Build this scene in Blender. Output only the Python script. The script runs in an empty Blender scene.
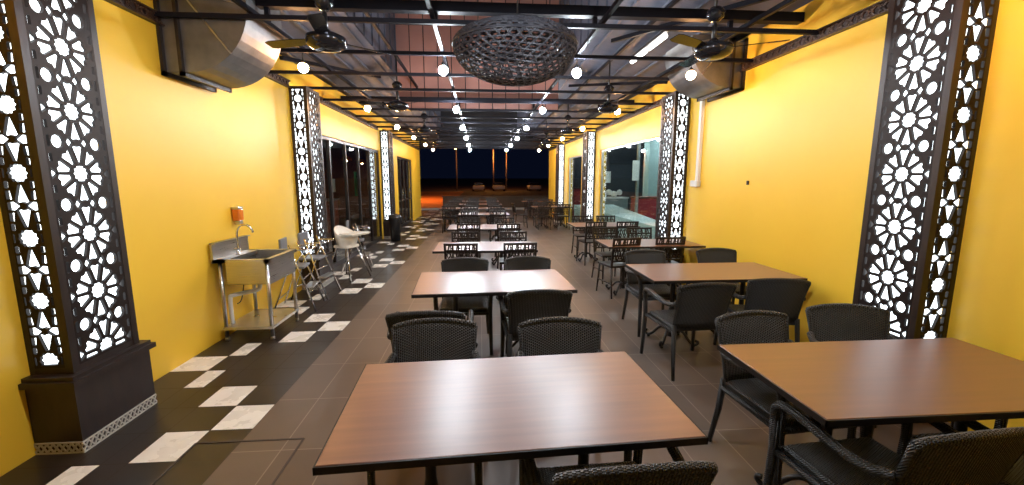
import bpy, bmesh, math, random
from mathutils import Vector, Matrix
from mathutils.geometry import tessellate_polygon
random.seed(7)
PI = math.pi
S = bpy.context.scene
C = S.collection

# ------------------------------------------------------------------ camera, world, exposure
cam_d = bpy.data.cameras.new('camera'); cam = bpy.data.objects.new('camera', cam_d); C.objects.link(cam)
cam_d.sensor_width = 36.0; cam_d.lens = 36.0 * 422 / 1024; cam_d.clip_start = 0.05; cam_d.clip_end = 400
cam.location = (0, 0, 1.68)
cam.rotation_euler = (math.radians(90 - 8.5), 0, math.radians(-4.3))
S.camera = cam
W = bpy.data.worlds.new('night'); S.world = W; W.use_nodes = True
W.node_tree.nodes['Background'].inputs[0].default_value = (0.003, 0.005, 0.015, 1)
W.node_tree.nodes['Background'].inputs[1].default_value = 0.5
S.view_settings.view_transform = 'Standard'; S.view_settings.look = 'None'
S.view_settings.gamma = 1.0; S.view_settings.use_curve_mapping = False
S.view_settings.exposure = 0.3
WHITE_BULB = 620.0      # emission strength of the bulbs
WARM_BULB = 205.0
PANEL_LIGHT = 2.6       # light boxes behind the fretwork

# ------------------------------------------------------------------ materials
def mat(name, col, rough=0.5, metal=0.0, emit=None, es=0.0, spec=0.5, bump=None, coat=0.0):
    m = bpy.data.materials.new(name); m.use_nodes = True
    nt = m.node_tree; b = nt.nodes['Principled BSDF']
    b.inputs['Base Color'].default_value = (*col, 1); b.inputs['Roughness'].default_value = rough
    b.inputs['Metallic'].default_value = metal; b.inputs['Specular IOR Level'].default_value = spec
    if coat: b.inputs['Coat Weight'].default_value = coat; b.inputs['Coat Roughness'].default_value = 0.1
    if emit: b.inputs['Emission Color'].default_value = (*emit, 1); b.inputs['Emission Strength'].default_value = es
    return m
def nodes(m): return m.node_tree.nodes, m.node_tree.links, m.node_tree.nodes['Principled BSDF']
def vary(m, c1, c2, scale=(1, 1, 1), nscale=4.0, detail=4, rough=None, bump=0.0, lo=0.3, hi=0.7):
    N, L, b = nodes(m)
    tc = N.new('ShaderNodeTexCoord'); mp = N.new('ShaderNodeMapping'); mp.inputs['Scale'].default_value = scale
    nz = N.new('ShaderNodeTexNoise'); nz.inputs['Scale'].default_value = nscale; nz.inputs['Detail'].default_value = detail
    cr = N.new('ShaderNodeValToRGB'); cr.color_ramp.elements[0].position = lo; cr.color_ramp.elements[1].position = hi
    cr.color_ramp.elements[0].color = (*c1, 1); cr.color_ramp.elements[1].color = (*c2, 1)
    L.new(tc.outputs['Object'], mp.inputs['Vector']); L.new(mp.outputs[0], nz.inputs['Vector'])
    L.new(nz.outputs['Fac'], cr.inputs['Fac']); L.new(cr.outputs[0], b.inputs['Base Color'])
    if rough:
        mr = N.new('ShaderNodeMapRange'); mr.inputs['To Min'].default_value = rough[0]; mr.inputs['To Max'].default_value = rough[1]
        L.new(nz.outputs['Fac'], mr.inputs['Value']); L.new(mr.outputs[0], b.inputs['Roughness'])
    if bump:
        bp = N.new('ShaderNodeBump'); bp.inputs['Strength'].default_value = bump; bp.inputs['Distance'].default_value = 0.004
        L.new(nz.outputs['Fac'], bp.inputs['Height']); L.new(bp.outputs[0], b.inputs['Normal'])
    return m
M = {}
M['yellow'] = vary(mat('yellow_paint', (0.80, 0.42, 0.03), 0.42), (0.87, 0.535, 0.038), (0.91, 0.57, 0.045), nscale=1.3, bump=0.05)
M['dark_floor'] = mat('floor_tile', (0.1, 0.08, 0.07), 0.3)
def tile_mat(m, c1, c2, mortar, bw, bh, msize=0.004):
    N, L, b = nodes(m)
    tc = N.new('ShaderNodeTexCoord'); mp = N.new('ShaderNodeMapping'); mp.inputs['Rotation'].default_value = (0, 0, PI / 2)
    br = N.new('ShaderNodeTexBrick'); br.offset = 0.0; br.inputs['Scale'].default_value = 1
    br.inputs['Brick Width'].default_value = bw; br.inputs['Row Height'].default_value = bh; br.inputs['Mortar Size'].default_value = msize
    br.inputs['Color1'].default_value = (*c1, 1); br.inputs['Color2'].default_value = (*c2, 1); br.inputs['Mortar'].default_value = (*mortar, 1)
    nz = N.new('ShaderNodeTexNoise'); nz.inputs['Scale'].default_value = 2.2; nz.inputs['Detail'].default_value = 6
    mx = N.new('ShaderNodeMixRGB'); mx.blend_type = 'MULTIPLY'; mx.inputs['Fac'].default_value = 0.55
    cr = N.new('ShaderNodeValToRGB'); cr.color_ramp.elements[0].color = (0.55, 0.55, 0.56, 1); cr.color_ramp.elements[0].position = .3; cr.color_ramp.elements[1].position = .7
    mr = N.new('ShaderNodeMapRange'); mr.inputs['To Min'].default_value = 0.25; mr.inputs['To Max'].default_value = 0.48
    L.new(tc.outputs['Object'], mp.inputs[0]); L.new(mp.outputs[0], br.inputs['Vector']); L.new(tc.outputs['Object'], nz.inputs['Vector'])
    L.new(nz.outputs[0], cr.inputs[0]); L.new(br.outputs['Color'], mx.inputs[1]); L.new(cr.outputs[0], mx.inputs[2]); L.new(mx.outputs[0], b.inputs['Base Color'])
    L.new(nz.outputs[0], mr.inputs[0]); L.new(mr.outputs[0], b.inputs['Roughness'])
    return m
tile_mat(M['dark_floor'], (0.165, 0.118, 0.090), (0.130, 0.092, 0.071), (0.27, 0.21, 0.17), 0.632, 0.316)
M['black_tile'] = vary(mat('dark_border_tile', (0.02, 0.016, 0.014), 0.3), (0.016, 0.012, 0.010), (0.036, 0.025, 0.019), nscale=3, rough=(0.25, 0.4))
M['white_tile'] = vary(mat('cream_border_tile', (0.7, 0.66, 0.6), 0.3), (0.80, 0.76, 0.68), (0.88, 0.84, 0.77), nscale=6, rough=(0.2, 0.35))
M['grout'] = mat('grout', (0.07, 0.055, 0.045), 0.7)
M['lattice'] = mat('dark_fretwork', (0.014, 0.008, 0.007), 0.5, spec=0.25)
M['lattice_wood'] = vary(mat('dark_brown_wood', (0.020, 0.011, 0.009), 0.3), (0.013, 0.007, 0.006), (0.028, 0.015, 0.012), scale=(6, 6, 1), nscale=5, rough=(0.35, 0.5))
M['lightbox'] = mat('white_light_box', (0.8, 0.8, 0.8), 0.5, emit=(0.86, 0.95, 1.0), es=PANEL_LIGHT)
M['frieze'] = vary(mat('frieze_brown', (0.05, 0.025, 0.015), 0.4), (0.03, 0.015, 0.01), (0.075, 0.038, 0.02), nscale=8)
M['wood_top'] = mat('walnut_laminate', (0.2, 0.1, 0.06), 0.32, spec=0.6, coat=0.5)
M['wood_top'].node_tree.nodes['Principled BSDF'].inputs['Coat Roughness'].default_value = 0.36; M['wood_top'].node_tree.nodes['Principled BSDF'].inputs['Coat IOR'].default_value = 1.65
vary(M['wood_top'], (0.165, 0.058, 0.024), (0.225, 0.084, 0.036), scale=(0.6, 9, 1), nscale=3.2, detail=6, rough=(0.30, 0.38), lo=.3, hi=.7)
M['black_edge'] = mat('black_edge_band', (0.012, 0.010, 0.010), 0.4)
M['black_metal'] = mat('black_painted_iron', (0.012, 0.012, 0.013), 0.35, spec=0.6)
M['beam'] = mat('black_steel_bar', (0.009, 0.009, 0.013), 0.5, spec=0.10)
M['slat_black'] = vary(mat('black_stained_wood', (0.02, 0.015, 0.013), 0.35), (0.010, 0.007, 0.006), (0.022, 0.014, 0.012), nscale=6)
def weave(m, k=1.0):
    N, L, b = nodes(m)
    tc = N.new('ShaderNodeTexCoord')
    sx = N.new('ShaderNodeSeparateXYZ'); L.new(tc.outputs['Object'], sx.inputs[0])
    def w(out, freq, ph=None):
        a = N.new('ShaderNodeMath'); a.operation = 'MULTIPLY'; a.inputs[1].default_value = freq; L.new(out, a.inputs[0])
        if ph is not None:
            c = N.new('ShaderNodeMath'); c.operation = 'ADD'; L.new(a.outputs[0], c.inputs[0]); L.new(ph, c.inputs[1]); a = c
        s = N.new('ShaderNodeMath'); s.operation = 'SINE'; L.new(a.outputs[0], s.inputs[0]); return s.outputs[0]
    cx = w(sx.outputs['X'], 2 * PI / 0.012)
    yz = N.new('ShaderNodeMath'); yz.operation = 'ADD'; L.new(sx.outputs['Y'], yz.inputs[0]); L.new(sx.outputs['Z'], yz.inputs[1])
    sg = N.new('ShaderNodeMath'); sg.operation = 'SIGN'; L.new(w(sx.outputs['X'], PI / 0.012), sg.inputs[0])
    pm = N.new('ShaderNodeMath'); pm.operation = 'MULTIPLY'; pm.inputs[1].default_value = PI / 2; L.new(sg.outputs[0], pm.inputs[0])
    cy = w(yz.outputs[0], 2 * PI / 0.011, pm.outputs[0])
    ad = N.new('ShaderNodeMath'); ad.operation = 'ADD'; L.new(cx, ad.inputs[0]); L.new(cy, ad.inputs[1])
    bp = N.new('ShaderNodeBump'); bp.inputs['Strength'].default_value = 0.9; bp.inputs['Distance'].default_value = 0.003
    L.new(ad.outputs[0], bp.inputs['Height']); L.new(bp.outputs[0], b.inputs['Normal'])
    mr = N.new('ShaderNodeMapRange'); mr.inputs['From Min'].default_value = -2; mr.inputs['From Max'].default_value = 2
    cr = N.new('ShaderNodeValToRGB'); cr.color_ramp.elements[0].color = (0.005, 0.006, 0.007, 1); cr.color_ramp.elements[1].color = (0.050, 0.052, 0.052, 1)
    L.new(ad.outputs[0], mr.inputs[0]); L.new(mr.outputs[0], cr.inputs[0]); L.new(cr.outputs[0], b.inputs['Base Color'])
    return m
M['wicker'] = weave(mat('black_wicker', (0.04, 0.04, 0.04), 0.42))
M['steel'] = vary(mat('brushed_steel', (0.55, 0.55, 0.55), 0.28, metal=1.0), (0.50, 0.50, 0.50), (0.62, 0.61, 0.60), scale=(1, 1, 30), nscale=4, rough=(0.22, 0.38))
M['galv'] = vary(mat('galvanised_sheet', (0.42, 0.43, 0.44), 0.38, metal=0.85), (0.15, 0.155, 0.165), (0.23, 0.23, 0.235), nscale=7, rough=(0.42, 0.6))
M['chrome'] = mat('chrome_tube', (0.75, 0.75, 0.76), 0.18, metal=1.0)
M['fan'] = mat('dark_glossy_fan', (0.03, 0.03, 0.035), 0.12, metal=0.6)
M['plastic_w'] = mat('white_plastic', (0.80, 0.76, 0.66), 0.35)
M['pvc'] = mat('white_pvc', (0.75, 0.74, 0.70), 0.4)
M['plastic_g'] = mat('grey_plastic', (0.16, 0.17, 0.19), 0.4)
M['amber'] = mat('amber_plastic', (0.75, 0.20, 0.02), 0.2)
M['bin'] = mat('black_bin_plastic', (0.012, 0.012, 0.013), 0.4)
M['bulb_w'] = mat('cool_bulb', (0.9, 0.9, 0.9), 0.3, emit=(0.84, 0.92, 1.0), es=WHITE_BULB)
M['bulb_o'] = mat('warm_bulb', (0.9, 0.7, 0.4), 0.3, emit=(1.0, 0.50, 0.20), es=WARM_BULB)
M['tube'] = mat('fluorescent_tube', (0.9, 0.9, 0.9), 0.3, emit=(1.0, 0.96, 0.90), es=9)
M['roof'] = vary(mat('roof_sheet', (0.07, 0.07, 0.09), 0.5), (0.070, 0.076, 0.105), (0.100, 0.106, 0.140), scale=(1, 4, 1), nscale=2)
M['clad'] = vary(mat('terracotta_cladding', (0.30, 0.15, 0.11), 0.5), (0.36, 0.175, 0.145), (0.46, 0.225, 0.185), nscale=1.5)
M['joint'] = mat('dark_joint', (0.010, 0.009, 0.011), 0.7)
M['frame_dark'] = mat('dark_bronze_frame', (0.030, 0.024, 0.022), 0.35, metal=0.4)
M['bowl'] = mat('grey_fretwork', (0.035, 0.035, 0.045), 0.4, metal=0.2)
M['asphalt'] = vary(mat('asphalt', (0.05, 0.05, 0.05), 0.8), (0.04, 0.038, 0.036), (0.07, 0.065, 0.06), nscale=0.6)
M['verge'] = vary(mat('dry_verge', (0.10, 0.06, 0.03), 0.9), (0.06, 0.040, 0.025), (0.13, 0.08, 0.05), nscale=0.4)
M['pole'] = mat('street_pole', (0.30, 0.22, 0.17), 0.5)
M['lamp_head'] = mat('sodium_lamp', (1, .8, .5), 0.4, emit=(1.0, 0.36, 0.07), es=500)
M['lamp_near'] = mat('sodium_lamp_near', (1, .8, .5), 0.4, emit=(1.0, 0.30, 0.05), es=2200)
M['lamp_dim'] = mat('sodium_lamp_far', (1, .8, .5), 0.4, emit=(1.0, 0.36, 0.07), es=60)
M['kerb'] = mat('pale_kerb', (0.45, 0.42, 0.38), 0.7)
M['teal_floor'] = mat('pale_teal_floor', (0.55, 0.76, 0.78), 0.4)
M['teal_wall'] = mat('teal_wall', (0.34, 0.48, 0.48), 0.6)
M['dark_wall'] = mat('dark_wall', (0.03, 0.035, 0.045), 0.6)
M['brown_wall'] = mat('brown_wall', (0.24, 0.10, 0.06), 0.6)
M['red'] = mat('dark_red_panel', (0.28, 0.015, 0.03), 0.4)
M['paper'] = mat('white_paper', (0.8, 0.8, 0.78), 0.7)
M['green'] = mat('green_print', (0.05, 0.22, 0.10), 0.6)
M['redwood'] = mat('red_brown_wood', (0.32, 0.08, 0.04), 0.4)
M['car_white'] = mat('white_car_paint', (0.7, 0.7, 0.7), 0.3)
M['car_glass'] = mat('dark_car_glass', (0.02, 0.02, 0.03), 0.1)
M['lace_w'] = mat('cream_lace', (0.55, 0.52, 0.46), 0.6)
def glass_mat():
    m = bpy.data.materials.new('window_glass'); m.use_nodes = True; N = m.node_tree.nodes; L = m.node_tree.links
    for n in list(N): N.remove(n)
    o = N.new('ShaderNodeOutputMaterial'); mx = N.new('ShaderNodeMixShader'); t = N.new('ShaderNodeBsdfTransparent'); g = N.new('ShaderNodeBsdfGlossy')
    t.inputs[0].default_value = (0.86, 0.92, 0.90, 1); g.inputs['Roughness'].default_value = 0.02
    ge = N.new('ShaderNodeNewGeometry'); vm = N.new('ShaderNodeVectorMath'); vm.operation = 'DOT_PRODUCT'
    L.new(ge.outputs['Normal'], vm.inputs[0]); L.new(ge.outputs['Incoming'], vm.inputs[1])
    def mth(op, a, b=None):
        q = N.new('ShaderNodeMath'); q.operation = op
        for i_, v_ in enumerate((a, b)):
            if v_ is None: continue
            if isinstance(v_, (int, float)): q.inputs[i_].default_value = v_
            else: L.new(v_, q.inputs[i_])
        return q.outputs[0]
    sch = mth('ADD', mth('MULTIPLY', mth('POWER', mth('SUBTRACT', 1.0, mth('ABSOLUTE', vm.outputs['Value'])), 5.0), 0.96), 0.04)
    L.new(sch, mx.inputs[0]); L.new(t.outputs[0], mx.inputs[1]); L.new(g.outputs[0], mx.inputs[2]); L.new(mx.outputs[0], o.inputs[0])
    return m
M['glass'] = glass_mat()

# ------------------------------------------------------------------ mesh helpers
class MB:
    def __init__(s): s.v = []; s.f = []; s.mi = []; s.sm = []
    def add(s, vs, fs, mi=0, smooth=False):
        o = len(s.v); s.v += [tuple(v) for v in vs]
        for f in fs: s.f.append(tuple(i + o for i in f)); s.mi.append(mi); s.sm.append(smooth)
        return s
    def box(s, c, d, rot=None, mi=0):
        vs = []
        for z in (-.5, .5):
            for x, y in ((-.5, -.5), (.5, -.5), (.5, .5), (-.5, .5)):
                p = Vector((x * d[0], y * d[1], z * d[2]))
                if rot is not None: p = rot @ p
                vs.append(p + Vector(c))
        return s.add(vs, [(3, 2, 1, 0), (4, 5, 6, 7), (0, 1, 5, 4), (1, 2, 6, 5), (2, 3, 7, 6), (3, 0, 4, 7)], mi)
    def b2(s, a, b, mi=0):
        a = Vector(a); b = Vector(b); return s.box((a + b) / 2, [abs(b[i] - a[i]) for i in range(3)], None, mi)
    def bevbox(s, c, d, r, mi=0):
        bm = bmesh.new(); bmesh.ops.create_cube(bm, size=1)
        for v in bm.verts: v.co = Vector((v.co.x * d[0], v.co.y * d[1], v.co.z * d[2]))
        bmesh.ops.bevel(bm, geom=bm.edges[:], offset=r, segments=3, profile=0.5, affect='EDGES')
        bm.verts.index_update()
        s.add([v.co + Vector(c) for v in bm.verts], [[v.index for v in f.verts] for f in bm.faces], mi); bm.free(); return s
    def bar(s, a, b, w, h, mi=0):        # rectangular bar a->b
        a = Vector(a); b = Vector(b); d = b - a; L = d.length
        q = d.to_track_quat('Y', 'Z').to_matrix()
        return s.box((a + b) / 2, (w, L, h), q, mi)
    def tube(s, pts, r, n=8, mi=0, closed=False, flat=1.0):
        pts = [Vector(p) for p in pts]; rs = r if isinstance(r, (list, tuple)) else [r] * len(pts)
        vs = []; fs = []; N = len(pts); up = None
        for i, p in enumerate(pts):
            if closed: t = pts[(i + 1) % N] - pts[i - 1]
            else: t = pts[min(i + 1, N - 1)] - pts[max(i - 1, 0)]
            t.normalize()
            if up is None: up = Vector((0, 0, 1)) if abs(t.z) < .9 else Vector((1, 0, 0))
            sx = t.cross(up)
            if sx.length < 1e-4: sx = t.cross(Vector((0, 1, 0)))
            sx.normalize(); up = sx.cross(t).normalized()
            for k in range(n):
                a = 2 * PI * k / n; vs.append(p + sx * math.cos(a) * rs[i] + up * math.sin(a) * rs[i] * flat)
        m = N if closed else N - 1
        for i in range(m):
            j = (i + 1) % N
            for k in range(n):
                k2 = (k + 1) % n; fs.append((i * n + k, i * n + k2, j * n + k2, j * n + k))
        if not closed: fs.append(tuple(range(n))[::-1]); fs.append(tuple(range((N - 1) * n, N * n)))
        return s.add(vs, fs, mi, True)
    def lathe(s, prof, c=(0, 0, 0), n=20, mi=0, smooth=True):
        vs = []; fs = []; P = len(prof)
        for r, z in prof:
            for k in range(n):
                a = 2 * PI * k / n; vs.append((c[0] + r * math.cos(a), c[1] + r * math.sin(a), c[2] + z))
        for i in range(P - 1):
            for k in range(n):
                k2 = (k + 1) % n; fs.append((i * n + k, i * n + k2, (i + 1) * n + k2, (i + 1) * n + k))
        fs.append(tuple(range(n))[::-1]); fs.append(tuple(range((P - 1) * n, P * n)))
        return s.add(vs, fs, mi, smooth)
    def build(s, name, m, parent=None, loc=None):
        me = bpy.data.meshes.new(name); me.from_pydata(s.v, [], s.f)
        ms = m if isinstance(m, (list, tuple)) else [m]
        for x in ms: me.materials.append(M[x] if isinstance(x, str) else x)
        me.polygons.foreach_set('material_index', s.mi); me.polygons.foreach_set('use_smooth', s.sm); me.update()
        bm = bmesh.new(); bm.from_mesh(me); bmesh.ops.recalc_face_normals(bm, faces=bm.faces[:]); bm.to_mesh(me); bm.free()
        o = bpy.data.objects.new(name, me); C.objects.link(o)
        if parent: o.parent = parent
        if loc: o.location = loc
        return o
def smooth_path(P, k=5):
    P = [Vector(p) for p in P]; out = []
    for i in range(len(P) - 1):
        a = P[max(i - 1, 0)]; b = P[i]; c = P[i + 1]; d = P[min(i + 2, len(P) - 1)]
        for j in range(k):
            t = j / k; out.append(.5 * ((2 * b) + (c - a) * t + (2 * a - 5 * b + 4 * c - d) * t * t + (3 * b - a - 3 * c + d) * t ** 3))
    out.append(P[-1]); return out
def empty(name, loc=(0, 0, 0), rz=0):
    o = bpy.data.objects.new(name, None); C.objects.link(o); o.location = loc; o.rotation_euler = (0, 0, rz); o.empty_display_size = .1; return o
def tag(o, label, cat, group=None):
    o['label'] = label; o['category'] = cat
    if group: o['group'] = group
    return o
def struct(o, kind='structure'): o['kind'] = kind; return o
def copy_tree(o, parent=None):
    c = o.copy(); C.objects.link(c)
    if parent is not None: c.parent = parent
    for ch in list(o.children): copy_tree(ch, c)
    return c

# ------------------------------------------------------------------ dimensions
XL, XR = -2.75, 3.25
Y0 = -3.5; YE = 20.0; HW = 3.40; GZ = 2.46

# ------------------------------------------------------------------ floor with tiled border
f = MB()
XB = [XL - .01, -2.43, -2.27, -2.12, -1.84, -1.56]
TR = 0.3165; TY0 = 2.465
f.add([(-1.56, Y0, 0), (XR + .01, Y0, 0), (XR + .01, YE + 3.8, 0), (-1.56, YE + 3.8, 0)], [(0, 1, 2, 3)], 0)
n0 = int((Y0 - TY0) / TR) ; n1 = int((YE + 3.8 - TY0) / TR)
pat = {0: 3, 1: 4, 2: 3, 3: 1, 4: 0, 5: 1}
g = 0.003
f.add([(XL - .01, Y0, -.002), (-1.56, Y0, -.002), (-1.56, YE + 3.8, -.002), (XL - .01, YE + 3.8, -.002)], [(0, 1, 2, 3)], 3)
for n in range(n0, n1):
    y0 = TY0 + n * TR; y1 = y0 + TR
    for c in range(5):
        a, b = XB[c], XB[c + 1]; w = (pat[n % 6] == c)
        f.add([(a + g, y0 + g, 0), (b - g, y0 + g, 0), (b - g, y1 - g, 0), (a + g, y1 - g, 0)], [(0, 1, 2, 3)], 2 if w else 1)
struct(f.build('floor', ['dark_floor', 'black_tile', 'white_tile', 'grout']))
h = MB()
for a, b in (((-1.84, 2.64, 0.002), (-1.17, 2.64, 0.002)), ((-1.17, 2.64, 0.002), (-1.17, 2.0, 0.002)), ((-1.17, 2.0, .002), (-1.84, 2.0, .002)), ((-1.84, 2.0, .002), (-1.84, 2.64, .002))):
    h.bar(a, b, .012, .004)
tag(h.build('access_hatch', 'grout'), 'thin square outline of an access hatch set in the floor beside the border tiles', 'floor hatch')

# ------------------------------------------------------------------ walls
def wall(side):
    X = XL if side == 'left' else XR; s = -1 if side == 'left' else 1
    w = MB(); T = .18 * s
    gl = [(7.30, 12.15), (14.6, 17.7)] if side == 'left' else [(7.20, 11.45), (13.5, 15.6)]
    ys = [Y0]
    for a, b in gl: w.b2((X, ys[-1], 0), (X + T, a, HW)); w.b2((X, a, GZ), (X + T, b, HW)); ys.append(b)
    w.b2((X, ys[-1], 0), (X + T, YE, HW))
    return struct(w.build('wall_' + side, 'yellow')), gl
_, gl_left = wall('left'); _, gl_right = wall('right')
w = MB(); w.b2((XL - .18, Y0 - .18, 0), (XR + .18, Y0, HW)); struct(w.build('wall_back', 'yellow'))
# glazing: dark frames with panes
wn = [0]
def glazing(X, y0, y1, cols, fw=.06, rail=None, name_door=False):
    wn[0] += 1
    s = -1 if X < 0 else 1; xc = X + .07 * s
    root = MB(); 
    root.b2((xc - .03, y0, GZ - fw), (xc + .03, y1, GZ)); root.b2((xc - .03, y0, 0), (xc + .03, y1, .09))
    for k in range(cols + 1):
        yy = y0 + (y1 - y0 - fw) * k / cols; root.b2((xc - .03, yy, .09), (xc + .03, yy + fw, GZ - fw))
    if rail: root.b2((xc - .02, y0, rail), (xc + .02, y1, rail + .06))
    r = struct(root.build(('door_%d' if name_door else 'window_%d') % wn[0], 'frame_dark' if X < 0 else 'steel'))
    p = MB(); p.b2((xc - .004, y0 + .02, .05), (xc + .004, y1 - .02, GZ - .02)); p.build('pane', 'glass', r)
    if name_door:
        for k in range(1, cols, 2):
            yy = y0 + (y1 - y0) * k / cols; hd = MB(); hd.tube([(xc - s * .03, yy - .05, .95), (xc - s * .08, yy - .05, .95), (xc - s * .08, yy - .05, 1.35), (xc - s * .03, yy - .05, 1.35)], .012); hd.build('door_handle', 'chrome', r)
glazing(XL, *gl_left[0], 5); glazing(XL, *gl_left[1], 4, rail=.9, name_door=True)
glazing(XR, *gl_right[0], 1, fw=.035); glazing(XR, *gl_right[1], 1, fw=.035)

# carved frieze along the wall tops
def frieze(side, y0, y1, k):
    X = XL if side == 'left' else XR; s = 1 if side == 'left' else -1
    m = MB(); z0, z1 = 2.985, 3.085; xa = X + s * .035; xb = X + s * .055
    m.b2((X, y0, z0), (xb, y1, z0 + .014)); m.b2((X, y0, z1 - .014), (xb, y1, z1)); m.b2((X, y0, z0), (X + s * .03, y1, z1), 1)
    n = max(1, int((y1 - y0) / .1)); st = (y1 - y0) / n
    for i in range(n):
        a = y0 + i * st
        m.bar((xa, a, z0 + .01), (xa, a + st, z1 - .01), .012, .016); m.bar((xa, a, z1 - .01), (xa, a + st, z0 + .01), .012, .016)
        m.tube([(xa, a + st / 2 + .024 * math.cos(t * PI / 4), (z0 + z1) / 2 + .024 * math.sin(t * PI / 4)) for t in range(8)], .006, 4, closed=True)
    struct(m.build('trim_%d' % k, ['frieze', 'lattice_wood']))
k = 1
for side in ('left', 'right'):
    for a, b in ((Y0, 2.6), (3.18, 6.55), (7.15, 11.9), (12.55, 19.9)) if side == 'left' else ((Y0, 2.55), (3.12, 6.45), (7.1, 11.85), (12.5, 16.2), (16.85, 19.9)):
        frieze(side, a, b, k); k += 1

# ------------------------------------------------------------------ fretwork pillars
def starpoly(cx, cy, r1, r2, n, ph=0):
    return [(cx + (r1 if i % 2 == 0 else r2) * math.cos(ph + PI * i / n), cy + (r1 if i % 2 == 0 else r2) * math.sin(ph + PI * i / n)) for i in range(2 * n)]
def petal(cx, cy, ang, ri, ro, wi, wo):
    ca, sa = math.cos(ang), math.sin(ang)
    P = [(ri, -wi * .5), (ro - .012, -wo), (ro, -wo * .55), (ro - .010, 0), (ro, wo * .55), (ro - .012, wo), (ri, wi * .5)]
    return [(cx + x * ca - y * sa, cy + x * sa + y * ca) for x, y in P]
def rectp(cx, cy, w, h): return [(cx - w / 2, cy - h / 2 + .006), (cx - w / 2 + .005, cy - h / 2), (cx + w / 2 - .005, cy - h / 2), (cx + w / 2, cy - h / 2 + .006), (cx + w / 2, cy + h / 2 - .006), (cx + w / 2 - .005, cy + h / 2), (cx - w / 2 + .005, cy + h / 2), (cx - w / 2, cy + h / 2 - .006)]
SP = .377; Z1 = .585
def panel_holes(half, wide, z0, z1):
    H = []
    for z in [Z1 + SP * i for i in range(7)]:
        H.append(starpoly(0, z, .056, .047, 12))
        if wide:
            for i in range(10):
                a = PI / 5 * i + PI / 10
                H.append(petal(0, z, a, .066, .174 if i in (2, 7) else .157, .020, .0375))
            for s in (-1, 1):
                for t in (-1, 1): H.append(rectp(s * .183, z + t * .092, .020, .055))
                H.append([(s * .152, z), (s * .192, z - .036), (s * .192, z + .036)])
        else:
            for a in (PI / 2, -PI / 2): H.append(petal(0, z, a, .066, .174, .018, .038))
            for s in (-1, 1):
                for t in (-1, 1):
                    H.append(rectp(s * .069, z + t * .066, .022, .042))
                    H.append([(s * .056, z + t * .100), (s * .079, z + t * .100), (s * .079, z + t * .150), (s * .050, z + t * .150)])
                H.append(rectp(s * .074, z, .010, .055))
    for i in range(-1, 7):
        z = Z1 + SP * (i + .5)
        if wide:
            for s in (-1, 1):
                H.append(starpoly(s * .126, z, .040, .039, 8))
                H.append(rectp(s * .184, z, .018, .070))
                H.append([(s * .054, z - .036), (s * .074, z), (s * .054, z + .036), (s * .026, z)])
        else:
            for s in (-1, 1): H.append([(s * .014, z), (s * .046, z - .026), (s * .079, z - .022), (s * .079, z + .022), (s * .046, z + .026)])
    out = []
    for h in H:
        ys = [p[1] for p in h]
        if min(ys) < z0 + .012 or max(ys) > z1 - .012:
            lo, hi = z0 + .012, z1 - .012
            if max(ys) < lo + .015 or min(ys) > hi - .015: continue
            h = [(x, min(max(y, lo + .0004 * i), hi - .0004 * i)) for i, (x, y) in enumerate(h)]
        out.append(h)
    return out
def fret_mesh(name, half, wide, z0, z1, T=.018):
    H = panel_holes(half, wide, z0, z1)
    outer = [(-half, z0), (half, z0), (half, z1), (-half, z1)]
    loops = [outer] + H
    flat = [p for l in loops for p in l]
    tris = tessellate_polygon([[Vector((x, z, 0)) for x, z in l] for l in loops])
    n = len(flat)
    vs = [(x, -T / 2, z) for x, z in flat] + [(x, T / 2, z) for x, z in flat]
    fs = [tuple(t) for t in tris] + [tuple(i + n for i in t)[::-1] for t in tris]
    o = 0
    for l in loops:
        m = len(l)
        for i in range(m): a = o + i; b = o + (i + 1) % m; fs.append((a, b, b + n, a + n))
        o += m
    me = bpy.data.meshes.new(name); me.from_pydata(vs, [], fs); me.materials.append(M['lattice']); me.update()
    bm = bmesh.new(); bm.from_mesh(me); bmesh.ops.recalc_face_normals(bm, faces=bm.faces[:]); bm.to_mesh(me); bm.free()
    return me
ZB, ZT = .50, 3.02
wide_me = fret_mesh('fretwork_panel', .205, True, ZB + .04, ZT - .03)
slim_me = fret_mesh('fretwork_panel_narrow', .088, False, ZB + .04, ZT - .03)
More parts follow.
